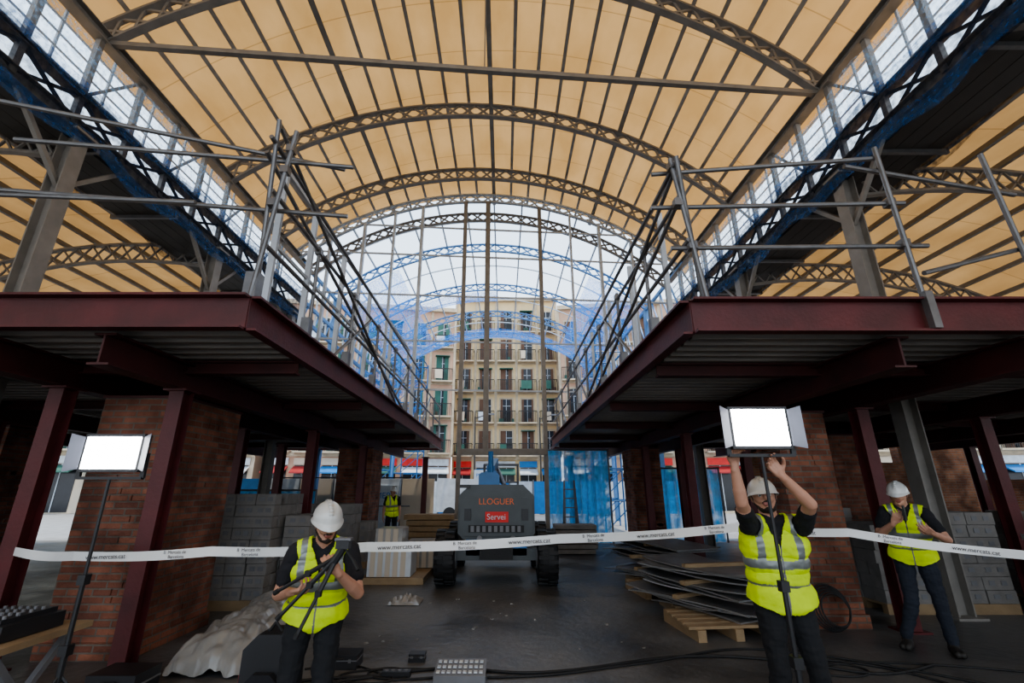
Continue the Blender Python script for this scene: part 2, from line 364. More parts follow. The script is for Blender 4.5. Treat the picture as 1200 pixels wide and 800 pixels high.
for (x0,y0,h) in ((3.9,18.6,7.8),(-6.2,19,6.5),(4.3,23,9.5),(-5.6,24,8.5)):
    b=MB()
    for dx in (0,1.2):
        for dy in (0,1.8): b.tube((x0+dx,y0+dy,0),(x0+dx,y0+dy,h),.035,'blue',6)
    for z in np.arange(1.2,h,1.2):
        for dy in (0,1.8): b.tube((x0,y0+dy,z),(x0+1.2,y0+dy,z),.03,'blue',6); b.tube((x0,y0+dy,z-1.1),(x0+1.2,y0+dy,z),.022,'blue',6)
        for dx in (0,1.2): b.tube((x0+dx,y0,z),(x0+dx,y0+1.8,z),.03,'blue',6)
    b.bx(x0,x0+1.2,y0,y0+1.8,4.8,4.86,'wood')
    b.obj('scaffold_tower')
# ------------------------------------------------------------------ apartment buildings
def block_of_flats(x0,x1,y,ztop,wall,sh,nx,rows,yaw=0,zg=4.2):
    b=MB(); W=x1-x0
    b.bx(x0,x1,y,y+8,0,ztop,wall)
    fh=(ztop-zg-.6)/rows
    b.bx(x0-.05,x1+.05,y-.35,y,ztop-.1,ztop+.25,'stone'); b.bx(x0,x1,y-.12,y,zg-.25,zg,'stone')
    for r in range(rows): b.bx(x0,x1,y-.05,y,zg+fh*r-.12,zg+fh*r+.02,'stone')
    for i in range(nx+1): xx=x0+W*i/nx; b.bx(xx-.1,xx+.1,y-.06,y,zg,ztop,'stone')
    for i in range(nx):
        cx=x0+W*(i+.5)/nx
        b.bx(cx-W/nx*.36,cx+W/nx*.36,y-.04,y+.1,.1,zg-.9,'glass'); b.bx(cx-.03,cx+.03,y-.08,y,.1,zg-.9,'white')
        mm=random.choice(['sign','signb','redlab','sign','cream']); b.bx(cx-W/nx*.4,cx+W/nx*.4,y-.12,y-.02,zg-.85,zg-.35,mm)
        b.prism([(cx-W/nx*.4,y-.02,zg-.95),(cx-W/nx*.4,y-1.1,zg-1.4),(cx-W/nx*.4,y-1.1,zg-1.5),(cx-W/nx*.4,y-.02,zg-1.05)],(W/nx*.8,0,0),random.choice(['shut','redb','sign','sign','signb']))
        for r in range(rows):
            z=zg+fh*r+.15; hh=fh*.74
            b.bx(cx-.62,cx+.62,y-.06,y,z,z+hh+.15,'stone'); b.bx(cx-.5,cx+.5,y-.09,y-.05,z,z+hh,'glass')
            op=random.choice([.45,.3,.2])
            b.bx(cx-.5,cx-.5+op,y-.13,y-.09,z,z+hh,sh)
            if random.random()<.7: b.bx(cx+.5-op*.7,cx+.5,y-.13,y-.09,z,z+hh,sh)
            b.bx(cx-.02,cx+.02,y-.12,y-.08,z,z+hh,'white'); b.bx(cx-.5,cx+.5,y-.12,y-.08,z+hh*.7,z+hh*.7+.04,'white')
            bw=W/nx*.42
            b.bx(cx-bw,cx+bw,y-.75,y,z-.16,z-.04,'stone')
            b.bx(cx-bw,cx+bw,y-.77,y-.71,z+.9,z+.96,'iron')
            k=int(bw*2/.13)
            for q in range(k+1): xx=cx-bw+q*2*bw/k; b.bx(xx-.018,xx+.018,y-.75,y-.73,z-.04,z+.92,'iron')
            for sx in (-bw,bw): b.bx(cx+sx-.015,cx+sx+.015,y-.75,y,z+.9,z+.95,'iron')
            if random.random()<.22: b.bx(cx-bw*.7,cx+bw*random.uniform(-.2,.6),y-.79,y-.77,z+.1,z+.85,random.choice(['white','shut','cream']))
            if random.random()<.35: b.bx(cx-.6,cx+.6,y-.55,y-.1,z+hh-.05,z+hh,'shut')
            for q in range(random.randint(0,3)): xx=cx+random.uniform(-bw*.8,bw*.8); b.box((xx,y-.6,z+.12),(.22,.2,.3),random.choice(['shut','brown']))
    b.bx(x0+W*.3,x0+W*.42,y+2,y+3,ztop,ztop+1.4,'cream')
    o=b.obj('apartment_building'); o.rotation_euler[2]=yaw; return o
block_of_flats(-4.4,4.9,40,18.6,'ochre','brown',5,5)
block_of_flats(-18.5,-4.6,36,16.3,'pink','shut',7,4,math.radians(9))
block_of_flats(5.2,20,36,16.6,'pink','brown',7,4,math.radians(-9))
block_of_flats(-36,-19.5,34,14.5,'cream','shut',6,4,math.radians(12))
block_of_flats(21,38,34,15.5,'cream','brown',6,4,math.radians(-12))
# ------------------------------------------------------------------ mezzanines
def corr(b,x0,x1,y0,y1,z):
    y=y0; vs=[];fs=[]; pts=[]
    while y<y1:
        pts+= [(y,z),(y+.07,z),(y+.1,z+.07),(y+.17,z+.07)]; y+=.2
    for (yy,zz) in pts: vs+=[(x0,min(yy,y1),zz),(x1,min(yy,y1),zz)]
    for i in range(len(pts)-1): fs.append((2*i,2*i+1,2*i+3,2*i+2))
    b.add(vs,fs,'deck')
def mezz(x0,x1,y0,y1,longx,name='mezzanine_deck',z=3.0,ts=2.45):
    b=MB(); corr(b,x0+.1,x1-.1,y0+.1,y1-.1,z+.05)
    b.bx(x0+.05,x1-.05,y0+.05,y1-.05,z+.13,z+.28,'block')
    for (a,c,s_) in (((x0,y0),(x1,y0),(0,-1)),((x0,y1),(x1,y1),(0,1)),((x0,y0),(x0,y1),(-1,0)),((x1,y0),(x1,y1),(1,0))):
        p=V3((a[0],a[1],z+.165)); q=V3((c[0],c[1],z+.165)); s3=V3((s_[0],s_[1],0))
        b.beam(p,q,.02,.33,'red')
        for dz in (-.155,.155): b.beam(p+s3*.045+V3((0,0,dz)),q+s3*.045+V3((0,0,dz)),.1,.022,'red')
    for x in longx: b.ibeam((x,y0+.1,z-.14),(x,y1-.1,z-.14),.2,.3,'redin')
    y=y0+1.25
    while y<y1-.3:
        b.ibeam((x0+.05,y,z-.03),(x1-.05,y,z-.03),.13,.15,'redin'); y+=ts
    return b.obj(name)
mezz(-13.5,-2.32,3.85,17.2,[-3.65,-4.85,-8.3,-11.5])
mezz(1.75,9.0,3.95,16.6,[3.7,4.95,7.5])
mezz(9.3,13.8,8.5,14,[10.5,12.5])
def redcol(x,y,zt=2.71):
    b=MB()
    b.bx(x-.08,x+.08,y-.09,y-.075,0,zt,'red'); b.bx(x-.08,x+.08,y+.075,y+.09,0,zt,'red'); b.bx(x-.01,x+.01,y-.08,y+.08,0,zt,'red')
    b.bx(x-.15,x+.15,y-.15,y+.15,0,.02,'red'); b.bx(x-.13,x+.13,y-.13,y+.13,zt-.02,zt,'red'); b.obj('red_steel_column')
for x,y in ((-3.65,5.1),(-4.85,4.95),(-4.85,8.6),(-3.65,8.9),(-8.3,7.5),(-5.5,11.6),(-3.65,12.2),(-4.85,14.8),(-8.3,12),(-11.5,7),(-2.75,16.6),
            (4.95,6.35),(4.95,9.6),(3.7,9.4),(3.7,12.2),(4.95,13.2),(7.5,7.2),(7.5,11),(2.3,16.2),(10.5,9),(12.5,9),(12.5,12.5)):
    redcol(x,y)
def pillar(x0,x1,y0,y1,h=2.7):
    b=MB(); b.bx(x0,x1,y0,y1,0,h-.03,'brick'); b.bx(x0-.03,x1+.03,y0-.03,y1+.03,0,.16,'brick')
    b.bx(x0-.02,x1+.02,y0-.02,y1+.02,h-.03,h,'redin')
    for i in range(26):
        z=.3+.072*random.randint(0,30); 
        if random.random()<.5: x=random.uniform(x0+.1,x1-.2); b.bx(x,x+.13,y0-.015,y0+.05,z,z+.06,'brick')
        else:
            y=random.uniform(y0+.1,y1-.2); xs=x0 if x0>0 else x1; b.bx(xs-.015,xs+.015,y,y+.13,z,z+.06,'brick')
    for k in range(6):
        z=.5+k*.36; xs=x1 if x0<0 else x0; b.bx(xs-.03,xs+.02,y0-.02,y0+.12,z,z+.065,'brick')
    b.obj('brick_pillar')
pillar(-4.72,-3.8,5.35,6.6); pillar(3.82,4.52,6.45,7.05); pillar(-4.4,-3.5,12.5,13.6); pillar(3.45,4.2,12.6,13.6)
pillar(-9.4,-8.6,8,9); pillar(6.6,7.3,9.4,10.2)
b=MB(); b.bx(7.3,14.0,14.2,14.5,0,2.4,'brick2'); b.bx(7.3,8.2,14.2,14.5,2.4,4.9,'brick2'); b.bx(9.6,10.6,14.2,14.5,2.4,4.9,'brick2'); b.bx(12,14.0,14.2,14.5,2.4,4.9,'brick2'); b.bx(7.3,14.0,14.15,14.55,4.5,4.9,'brick2'); b.obj('wall_back')
b=MB(); b.bx(14.9,15.2,YB,16,0,1.9,'brick2')
for y in (-6,-3,0,3,6,9,12,15): b.bx(14.9,15.2,y,y+.5,1.9,4.9,'brick2')
b.bx(14.85,15.25,YB,16,4.2,5.0,'brick2'); b.obj('wall_right')
b=MB(); b.bx(-15.9,-15.6,YB,16,0,1.7,'cream')
for y in (-6,-4,-1,2,5,8,11,14): b.bx(-15.9,-15.6,y,y+.5,1.7,4.9,'cream'); b.bx(-15.88,-15.82,y+1.7,y+1.76,1.7,3.2,'white')
b.bx(-15.95,-15.55,YB,16,3.2,3.5,'cream'); b.bx(-15.9,-15.6,YB,16,4.3,5.0,'cream'); b.obj('wall_left')
# hoardings
b=MB()
for i in range(8):
    x=-12.5+i*1.25; b.bx(x,x+1.2,17.6,17.64,.1,2.0,random.choice(['white','sign','signb','cream'])); b.tube((x,17.55,0),(x,17.55,2.2),.03,'galv')
b.bx(-5.2,-3.9,17.5,17.58,1.1,1.75,'sign'); hb=b.obj('site_hoarding')
text('hoarding_lettering','COMERÇ',(-4.5,17.48,1.4),.3,'signb',(math.pi/2,0,0),hb)
b=MB()
for i in range(16):
    x=-12+i*1.55; b.bx(x,x+1.5,31.2,31.25,.1,2.1,'signb' if i%4 else 'sign'); b.tube((x,31.15,0),(x,31.15,2.2),.04,'galv')
b.obj('site_hoarding')
b=MB(); b.bx(-1.9,-.6,30.5,30.56,2.1,2.8,'sign'); b.tube((-1.8,30.6,0),(-1.8,30.6,2.8),.05,'galv'); b.tube((-.7,30.6,0),(-.7,30.6,2.8),.05,'galv'); s=b.obj('shop_sign')
text('lettering','PEIXOS',(-1.25,30.45,2.45),.32,'signb',(math.pi/2,0,0),s)
for (x,y) in ((-2.0,32.5),(2.6,32.8)):
    b=MB(); b.tube((x,y,0),(x,y,6.5),.07,'dark',8,.045); b.tube((x,y,6.4),(x+.9,y,6.7),.035,'dark'); b.box((x+1.1,y,6.7),(.5,.2,.1),'mid'); b.lathe((x,y,0),(0,0,1),[(0,.18),(.5,.16),(.6,.08)],'dark',12); b.obj('street_lamp')
def curtain(x0,x1,yy,zt):
    b=MB(); vs=[];fs=[]; n=30
    for i in range(n+1):
        x=x0+(x1-x0)*i/n
        for z in (0.02,zt*.5,zt-.03): vs.append((x,yy+.07*math.sin(i*1.9)+.03*math.sin(i*.7+z),z))
    for i in range(n):
        for j in range(2): fs.append((i*3+j,i*3+j+1,(i+1)*3+j+1,(i+1)*3+j))
    b.add(vs,fs,'glow'); b.tube((x0-.05,yy,zt),(x1+.05,yy,zt),.03,'galv'); b.tube((x0-.03,yy,0),(x0-.03,yy,zt),.03,'galv'); b.tube((x1+.03,yy,0),(x1+.03,yy,zt),.03,'galv'); b.obj('blue_plastic_curtain')
curtain(1.45,3.45,15.6,2.88); curtain(4.6,7.2,15.9,2.3); curtain(-9,-6,15.3,1.6)
b=MB()
for x in np.arange(-7.5,-3.2,1.1): b.tube((x,16.0,0),(x,16.0,2.1),.03,'galv')
for z in (.4,1.1,2.0): b.tube((-7.5,16,z),(-3.1,16,z),.02,'galv')
b.obj('site_fence')
b=MB()
for dx in (-.22,.22): b.beam((2.1+dx,14.9,0),(2.1+dx*.7,15.25,1.9),.05,.03,'mid'); b.beam((2.1+dx,15.5,0),(2.1+dx*.7,15.25,1.9),.05,.03,'mid')
for k in range(6): t=(k+1)/7; b.box((2.1,14.9+.35*t,1.9*t),(.42,.08,.03),'mid')
b.obj('step_ladder')
b=MB(); y=26
b.prism([(-3.6,y,.45),(.6,y,.45),(.6,y,1.1),(.1,y,1.35),(-.3,y,2.1),(-3.6,y,2.2)],(0,1.8,0),'sign'); b.prism([(-.25,y-.01,2.0),(.02,y-.01,1.4),(-.8,y-.01,1.4),(-.8,y-.01,2.0)],(0,.02,0),'glass')
for x in (-2.9,-.3): b.lathe((x,y-.05,.36),(0,1,0),[(0,.2),(.0,.34),(.2,.36),(.25,.3)],'black')
b.obj('delivery_van')
# ------------------------------------------------------------------ guard rails
def clampbox(b,p): b.box(p,(.08,.08,.08),'galv')
b=MB(); xe=-2.36
def T(a,c,m='galv',rr=.024): b.tube(a,c,rr,m,8)
T((-2.36,3.9,3.34),(-2.13,3.8,5.15)); T((-2.42,4.1,3.34),(-2.3,3.75,5.25)); T((-2.3,3.8,5.2),(-2.34,9.8,3.4)); T((-2.4,3.8,4.9),(-2.34,10.5,3.4))
T((-2.36,3.95,4.55),(xe,17,4.5)); T((-2.36,3.95,3.95),(xe,17,3.95)); T((-2.32,3.7,5.0),(-2.32,12,4.75))
for z,dz in ((4.95,0),(4.36,-.02)): T((-4.9,3.72,z+.03),(-1.62,4.1,z+dz))
T((-5.5,3.6,5.45),(-1.75,4.2,5.0)); T((-6,3.62,4.32),(-3,3.8,4.3))
for y in np.arange(5.2,17,1.45): T((xe,y,3.34),(xe,y,4.6)); clampbox(b,(xe,y,4.53)); b.box((xe-.03,y,3.48),(.1,.12,.28),'galv')
for y in (4.6,5.5,6.7,8.2,10,12): b.beam((xe-.25,y,3.33),(xe-.25,y,5.3),.05,.07,'white')
b.beam((xe-.25,4.6,5.3),(xe-.25,12,5.3),.04,.05,'white'); b.beam((xe-.25,4.6,4.3),(xe-.25,12,4.3),.03,.04,'white')
for y in (6,9.5,13): T((xe,y,3.35),(xe,y+1.6,4.5))
for p in ((-2.2,3.84,4.7),(-2.3,3.9,4.36),(-2.17,3.83,4.95)): clampbox(b,p)
b.bx(-2.43,-2.31,3.88,4.0,3.34,3.6,'galv')
b.obj('scaffold_guard_rail')
b=MB(); xe=1.8
T((1.92,3.95,3.34),(1.70,3.85,4.85)); T((2.0,4.2,3.34),(1.72,3.75,4.8)); T((1.75,3.9,4.75),(xe,10,3.4)); T((1.78,3.9,4.45),(xe,9,3.4))
T((xe,3.9,4.5),(xe,16.4,4.5)); T((xe,3.9,3.95),(xe,16.4,3.95)); T((1.72,3.8,4.75),(1.75,12,4.7))
T((1.55,4.0,4.78),(3.85,3.9,4.9)); T((1.5,3.98,4.36),(4.0,3.9,4.36)); T((1.65,3.98,3.9),(4.1,3.9,3.88)); T((3.5,3.9,4.8),(5.4,4.1,4.6)); T((4.0,3.92,3.6),(5.3,4.0,3.95))
T((3.9,3.89,3.0),(3.83,3.86,5.0)); T((5.1,3.96,3.34),(4.95,3.9,4.95)); b.box((3.9,3.86,3.2),(.07,.06,.36),'galv')
for y in np.arange(5.2,16.4,1.45): T((xe,y,3.34),(xe,y,4.6)); clampbox(b,(xe,y,4.53)); b.box((xe+.03,y,3.48),(.1,.12,.28),'galv')
for y in (6,9.5,13): T((xe,y,3.35),(xe,y+1.6,4.5))
for y in (5.2,6.7,8.2,10,12): b.beam((xe+.25,y,3.33),(xe+.25,y,5.1),.05,.06,'white')
for p in ((1.74,3.9,4.36),(1.72,3.88,4.78),(1.84,3.94,3.9),(3.85,3.9,4.36),(3.87,3.9,3.9)): clampbox(b,p)
b.obj('scaffold_guard_rail')
b=MB()
for i in range(4): b.box((-3.3+.02*i,6.4,3.34+i*.1),(.5,.9,.09),'wood',.1*i)
b.obj('timber_stack')
# ------------------------------------------------------------------ boom lift
b=MB(); cx=-.13; y=8.9
def oct_(x0,x1,z0,z1,c,yy): return [(x0+c,yy,z0),(x1-c,yy,z0),(x1,yy,z0+c),(x1,yy,z1-c),(x1-c,yy,z1),(x0+c,yy,z1),(x0,yy,z1-c),(x0,yy,z0+c)]
b.prism(oct_(cx-.70,cx+.70,.78,1.62,.1,y),(0,1.2,0),'grey')
b.prism(oct_(cx-.62,cx+.62,.86,1.72,.12,y+.06),(0,1.1,0),'grey')
b.prism(oct_(cx-.66,cx+.66,.84,1.5,.08,y-.06),(0,.1,0),'grey')
b.bx(cx-.5,cx+.5,y-.085,y-.055,.9,1.02,'black')
for k in range(9): b.bx(cx-.46+k*.105,cx-.40+k*.105,y-.1,y-.08,.91,1.01,'mid')
b.bx(cx-.2,cx+.22,y-.09,y-.06,1.07,1.25,'redlab'); b.bx(cx-.68,cx-.5,y-.02,y+.02,1.66,1.72,'blackp')
for sx in (-1,1): b.bx(cx+sx*.52-.06,cx+sx*.52+.06,y-.09,y-.05,1.1,1.3,'blackp'); b.tube((cx+sx*.3,y-.1,.8),(cx+sx*.3,y-.04,.8),.05,'mid')
b.bx(cx-.55,cx+.55,y+.1,y+2.7,.5,.78,'blue'); b.bx(cx-.75,cx+.75,y+.1,y+.35,.42,.62,'grey'); b.bx(cx-.75,cx+.75,y+2.3,y+2.55,.42,.62,'grey')
b.lathe((cx,y+1.3,.7),(0,0,1),[(0,.5),(.15,.5)],'black'); b.bx(cx-.3,cx+.3,y-.02,y+.15,.45,.75,'black')
b.tube((cx-.8,y+.2,.52),(cx+.8,y+.2,.52),.07,'mid')
for sx in (-1,1):
    for yy in (y+.25,y+2.4):
        c=(cx+sx*.92,yy,.47)
        b.lathe((c[0]-.18,c[1],c[2]),(1,0,0),[(0,.2),(.0,.38),(.03,.43),(.08,.45),(.28,.45),(.33,.43),(.36,.38),(.36,.2)],'black',28)
        b.lathe((c[0]-.19,c[1],c[2]),(1,0,0),[(0,.08),(.0,.2),(.38,.2),(.38,.08)],'mid',20)
        for k in range(20):
            a=k*math.pi/10
            for q in (-1,1):
                p=V3((c[0]+q*.09,c[1]+.45*math.cos(a+q*.08),c[2]+.45*math.sin(a+q*.08))); d=V3((0,math.cos(a),math.sin(a)))
                b.beam(p-d*.02,p+d*.018,.06,.16,'black',(1,0,0))
b.prism(oct_(cx-.35,cx+.05,1.55,1.95,.05,y+.3),(0,1.3,0),'blue')
b.beam((cx-.12,y+.35,1.86),(cx-.05,y+6.5,2.0),.22,.24,'blue'); b.beam((cx-.12,y+.4,2.0),(cx-.08,y+3.0,2.3),.16,.16,'blue')
b.tube((cx-.12,y+.35,1.7),(cx-.12,y+.35,2.35),.05,'blue'); b.tube((cx+.15,y+1,1.7),(cx-.05,y+3,2.2),.05,'galv')
b.bx(cx-.5,cx+.6,y+6.4,y+7.2,1.3,1.36,'mid')
for px in (-.5,.6):
    for py in (6.4,7.2): b.tube((cx+px,y+py,1.36),(cx+px,y+py,2.4),.025,'mid')
for z in (1.85,2.4):
    for py in (6.4,7.2): b.tube((cx-.5,y+py,z),(cx+.6,y+py,z),.02,'mid')
    for px in (-.5,.6): b.tube((cx+px,y+6.4,z),(cx+px,y+7.2,z),.02,'mid')
lift=b.obj('boom_lift')
text('hire_lettering','LLOGUER',(cx,y-.075,1.42),.15,'orange',(math.pi/2,0,0),lift); text('plate_lettering','Servei',(cx,y-.1,1.16),.14,'sign',(math.pi/2,0,0),lift)
# ------------------------------------------------------------------ block pallets
def blocks(name,x0,y0,nx,ny,nz,sx=.4,sy=.2,sz=.2,m='block'):
    b=MB(); W=nx*sx; D=ny*sy
    for k in range(3): b.bx(x0,x0+W,y0+k*(D-.1)/2,y0+k*(D-.1)/2+.1,0,.1,'wood')
    b.bx(x0,x0+W,y0,y0+D,.1,.13,'wood')
    for k in range(nz):
        for i in range(nx):
            for j in range(ny):
                if k==nz-1 and random.random()<.25: continue
                jx,jy=random.uniform(-.012,.012),random.uniform(-.012,.012)
                b.bx(x0+i*sx+.006+jx,x0+(i+1)*sx-.006+jx,y0+j*sy+.004+jy,y0+(j+1)*sy-.004+jy,.13+k*sz+.003,.13+(k+1)*sz-.003,m)
                if j==0: 
                    for q in (.3,.7): b.bx(x0+i*sx+sx*q-.04+jx,x0+i*sx+sx*q+.04+jx,y0+jy-.001,y0+jy+.006,.13+k*sz+.06,.13+k*sz+.12,'mid')
    return b.obj(name)
blocks('concrete_block_pallet',-4.35,7.3,3,5,9,.3,.2,.16); blocks('concrete_block_pallet',-3.4,7.6,1,4,7,.4,.2,.16)
blocks('concrete_block_pallet',-4.4,10.2,3,4,6); blocks('concrete_block_pallet',-3.4,10.9,1,4,4)
for (x,yy,n1,n2) in ((5.3,7.1,2,5),(6.3,7.1,2,6),(5.4,8.7,2,6),(7.8,7.0,3,6),(7.2,5.0,2,5),(8.3,5.2,2,5)): blocks('concrete_block_pallet',x,yy,n1,4,n2+1,.42,.22,.17)
b=MB()
for (x,yy,z,w_,h_) in ((-2.5,9.2,.12,.8,.5),(-2.4,9.25,.63,.5,.3),(-2.0,10.2,.12,.7,.5)):
    b.bx(x,x+w_,yy,yy+.6,z,z+h_,'sign' if w_>.75 else 'tarp'); 
    for q in np.arange(.05,w_-.08,.14): b.bx(x+q,x+q+.09,yy-.015,yy,z,z+h_,'cream')
b.bx(-2.6,-1.45,9.15,10.9,0,.11,'wood'); b.obj('packing_crates')
b=MB()
for k in range(7): b.box((-1.9+random.uniform(-.06,.06),13,.1+.14*k),(1.3,.7,.12),'wood',random.uniform(-.05,.05))
for k in range(6): b.box((1.9+random.uniform(-.06,.06),13.4,.07+.12*k),(1.1,.7,.1),'block',random.uniform(-.05,.05))
b.obj('timber_bundle')
# ------------------------------------------------------------------ steel sheet piles
def sheetpile(px,py,cnt,step,seed):
    random.seed(seed); b=MB()
    for (dx,dy,rz) in ((-.1,-.4,.1),(.1,.5,.0)):
        x,yy=px+dx,py+dy
        for q in (-.45,0,.45): b.box((x+q*math.cos(rz),yy+q*math.sin(rz),.06),(.1,.9,.12),'wood',rz)
        for q in range(5): b.box((x,yy-.36+q*.18,.135),(1.1,.11,.03),'wood',rz)
    z=.16
    for k in range(cnt):
        L=random.uniform(1.3,2.0); wd=random.uniform(.6,.9); rz=math.radians(random.uniform(108,140)) if k%4 else math.radians(random.uniform(95,150))
        cx_,cy_=px+random.uniform(-.14,.14),py+random.uniform(-.2,.2); co_,si_=math.cos(rz),math.sin(rz)
        vs=[];fs=[]; n=8; tilt=random.uniform(-.03,.05)
        for i in range(n+1):
            u=-L/2+L*i/n
            for v in (-wd/2,wd/2):
                for tz in (0,.018):
                    bend=.05*(abs(u)/(L/2))**3*(1 if k%3 else -.6)
                    vs.append((cx_+u*co_-v*si_,cy_+u*si_+v*co_,z+tz+bend+tilt*u+.01*(u>0)))
        for i in range(n):
            o=4*i; fs+=[(o,o+4,o+6,o+2),(o+1,o+3,o+7,o+5),(o,o+1,o+5,o+4),(o+2,o+6,o+7,o+3)]
        fs+=[(0,2,3,1),(4*n,4*n+1,4*n+3,4*n+2)]
        b.add(vs,fs,'sheet'); z+=step
        if k%4==3: b.box((cx_,cy_,z),(.9,.08,.05),'wood',rz+1.4); z+=.04
    b.obj('sheet_metal_pile')
sheetpile(2.75,6.8,12,.036,3); sheetpile(2.78,8.9,13,.04,5)
random.seed(11)
# ------------------------------------------------------------------ tarp covered heap
b=MB(); nu,nv=60,90; vs=[];fs=[]
for i in range(nu+1):
    for j in range(nv+1):
        u=i/nu*2-1; v=j/nv*2-1
        x=-2.86+.42*u-.14*v+.08*noise.noise(V3((v*3,u,0))); yy=6.1+1.2*v+.08*noise.noise(V3((u*3,v,5)))
        e=max(abs(u)**3,abs(v)**5); h=.30*(1-e)**.6 if e<1 else 0
        zz=max(.012,h*(1+.25*noise.noise(V3((x*2,yy*2,0))))+.09*abs(noise.noise(V3((x*5,yy*4,2))))+.03*noise.noise(V3((x*16,yy*12,4)))+.012)
        vs.append((x,yy,zz))
for i in range(nu):
    for j in range(nv): fs.append((i*(nv+1)+j,(i+1)*(nv+1)+j,(i+1)*(nv+1)+j+1,i*(nv+1)+j+1))
b.add(vs,fs,'tarp'); b.obj('plastic_sheet_over_pile',True)
# ------------------------------------------------------------------ barrier tape
P=[V3(p) for p in ((-4.76,4.84,1.07),(-3.75,4.35,1.09),(-2.5,4.25,1.14),(-1.16,4.2,1.18),(.5,4.3,1.235),(2.24,4.6,1.31),(3.3,4.7,1.25),(4.6,4.45,1.09),(6.0,4.2,1.0),(7.4,7.05,1.0))]
b=MB(); h=.038; vs=[];fs=[];Q=[]
for i in range(len(P)-1):
    for k in range(12):
        t=k/12; p=P[i].lerp(P[i+1],t); p.z-=.02*math.sin(math.pi*t); Q.append(p)
Q.append(P[-1])
for i,p in enumerate(Q):
    tw=.008*math.sin(i*.35); vs+=[(p.x,p.y-tw,p.z-h),(p.x,p.y+tw,p.z+h)]
for i in range(len(Q)-1): fs.append((2*i,2*i+2,2*i+3,2*i+1))
b.add(vs,fs,'tape'); tp=b.obj('barrier_tape')
for i,(a,c) in enumerate(zip(P[:-1],P[1:])):
    if i in(0,8): continue
    L=(c-a).length; nn=max(1,int(L/.55)); yaw=math.atan2(c.y-a.y,c.x-a.x); rol=-math.atan2(c.z-a.z,(c-a).xy.length)
    for k in range(nn):
        t=(k+.5)/nn; p=a.lerp(c,t); p.z-=.02*math.sin(math.pi*t)
        text('tape_lettering','www.mercats.cat' if (k+i)%2 else 'B  Mercats de\n   Barcelona',(p.x+math.sin(yaw)*.012,p.y-.014,p.z),.052 if (k+i)%2 else .036,'ink',(math.pi/2,rol,yaw),tp,.0003)
# ------------------------------------------------------------------ LED panels on stands
def ledpanel(x,y,z,w_,h_):
    b=MB()
    b.bx(x-w_/2-.02,x+w_/2+.02,y,y+.07,z-h_/2-.02,z+h_/2+.02,'blackp')
    b.bx(x-w_/2,x+w_/2,y-.006,y,z-h_/2,z+h_/2,'led')
    for sx in (-1,1):
        b.prism([(x+sx*(w_/2+.02),y,z-h_/2),(x+sx*(w_/2+.09),y-.04,z-h_/2-.02),(x+sx*(w_/2+.09),y-.04,z+h_/2+.02),(x+sx*(w_/2+.02),y,z+h_/2)],(0,.006,0),'wing')
        b.beam((x+sx*(w_/2+.035),y+.04,z),(x+sx*(w_/2+.035),y+.04,z-h_/2-.06),.02,.03,'blackp')
    b.beam((x-w_/2-.04,y+.04,z-h_/2-.06),(x+w_/2+.04,y+.04,z-h_/2-.06),.03,.02,'blackp')
    b.bx(x-.05,x+.05,y+.07,y+.12,z-.08,z+.08,'mid')
    b.tube((x,y+.04,z-h_/2-.06),(x,y+.04,.9),.011,'blackp'); b.tube((x,y+.04,1.1),(x,y+.04,.5),.015,'blackp'); b.tube((x,y+.04,.7),(x,y+.04,.12),.019,'blackp')
    b.box((x,y+.04,1.08),(.05,.05,.06),'blackp'); b.box((x,y+.04,.68),(.055,.055,.06),'blackp')
    for k in range(3):
        a=k*2.094+.5; e=(x+.42*math.cos(a),y+.04+.42*math.sin(a),.012); b.tube((x,y+.04,.55),e,.01,'blackp'); b.tube((x,y+.04,.16),((x+e[0])/2,(y+.04+e[1])/2,.28),.008,'blackp')
    return b.obj('led_light_panel')
ledpanel(-2.76,3.29,1.89,.38,.22); ledpanel(1.72,3.08,2.04,.36,.24)
# ------------------------------------------------------------------ table, gear, clutter
b=MB(); b.bx(-4.3,-3.12,3.2,3.95,.66,.7,'wood')
for x in (-4.2,-3.2):
    b.beam((x,3.3,0),(x,3.85,.66),.04,.04,'mid'); b.beam((x,3.85,0),(x,3.3,.66),.04,.04,'mid')
b.obj('folding_table')
b=MB(); b.bx(-3.65,-3.22,3.35,3.8,.705,.80,'blackp'); b.bx(-3.6,-3.27,3.38,3.78,.80,.83,'blackp')
for i in range(6):
    for j in range(4): b.tube((-3.57+i*.055,3.42+j*.09,.83),(-3.57+i*.055,3.42+j*.09,.85),.012,'mid',8)
b.bx(-4.2,-3.75,3.4,3.8,.705,.9,'blackp'); b.obj('audio_mixer')
b=MB(); b.prism([(-.62,4.72,.0),(-.62,4.72,.08),(-.62,5.02,.12),(-.62,5.02,0)],(.46,0,0),'mid')
for i in range(9):
    for j in range(3):
        yy=4.77+j*.09; zz=.08+.04*(yy-4.72)/.3; b.box((-.585+i*.048,yy,zz+.008),(.03,.045,.012),'sign' if (i+j)%3 else 'helm')
b.obj('lighting_console')
b=MB(); b.prism(oct_(-1.95,-1.58,.01,.60,.1,3.95),(0,.26,0),'blackp'); b.prism(oct_(-1.89,-1.64,.08,.36,.06,3.89),(0,.08,0),'shirt')
b.tube((-1.83,4.05,.58),(-1.77,4.05,.66),.012,'black'); b.tube((-1.77,4.05,.66),(-1.70,4.05,.58),.012,'black')
for x in (-1.88,-1.65): b.beam((x,4.22,.53),(x,4.26,.1),.05,.015,'black')
b.obj('backpack')
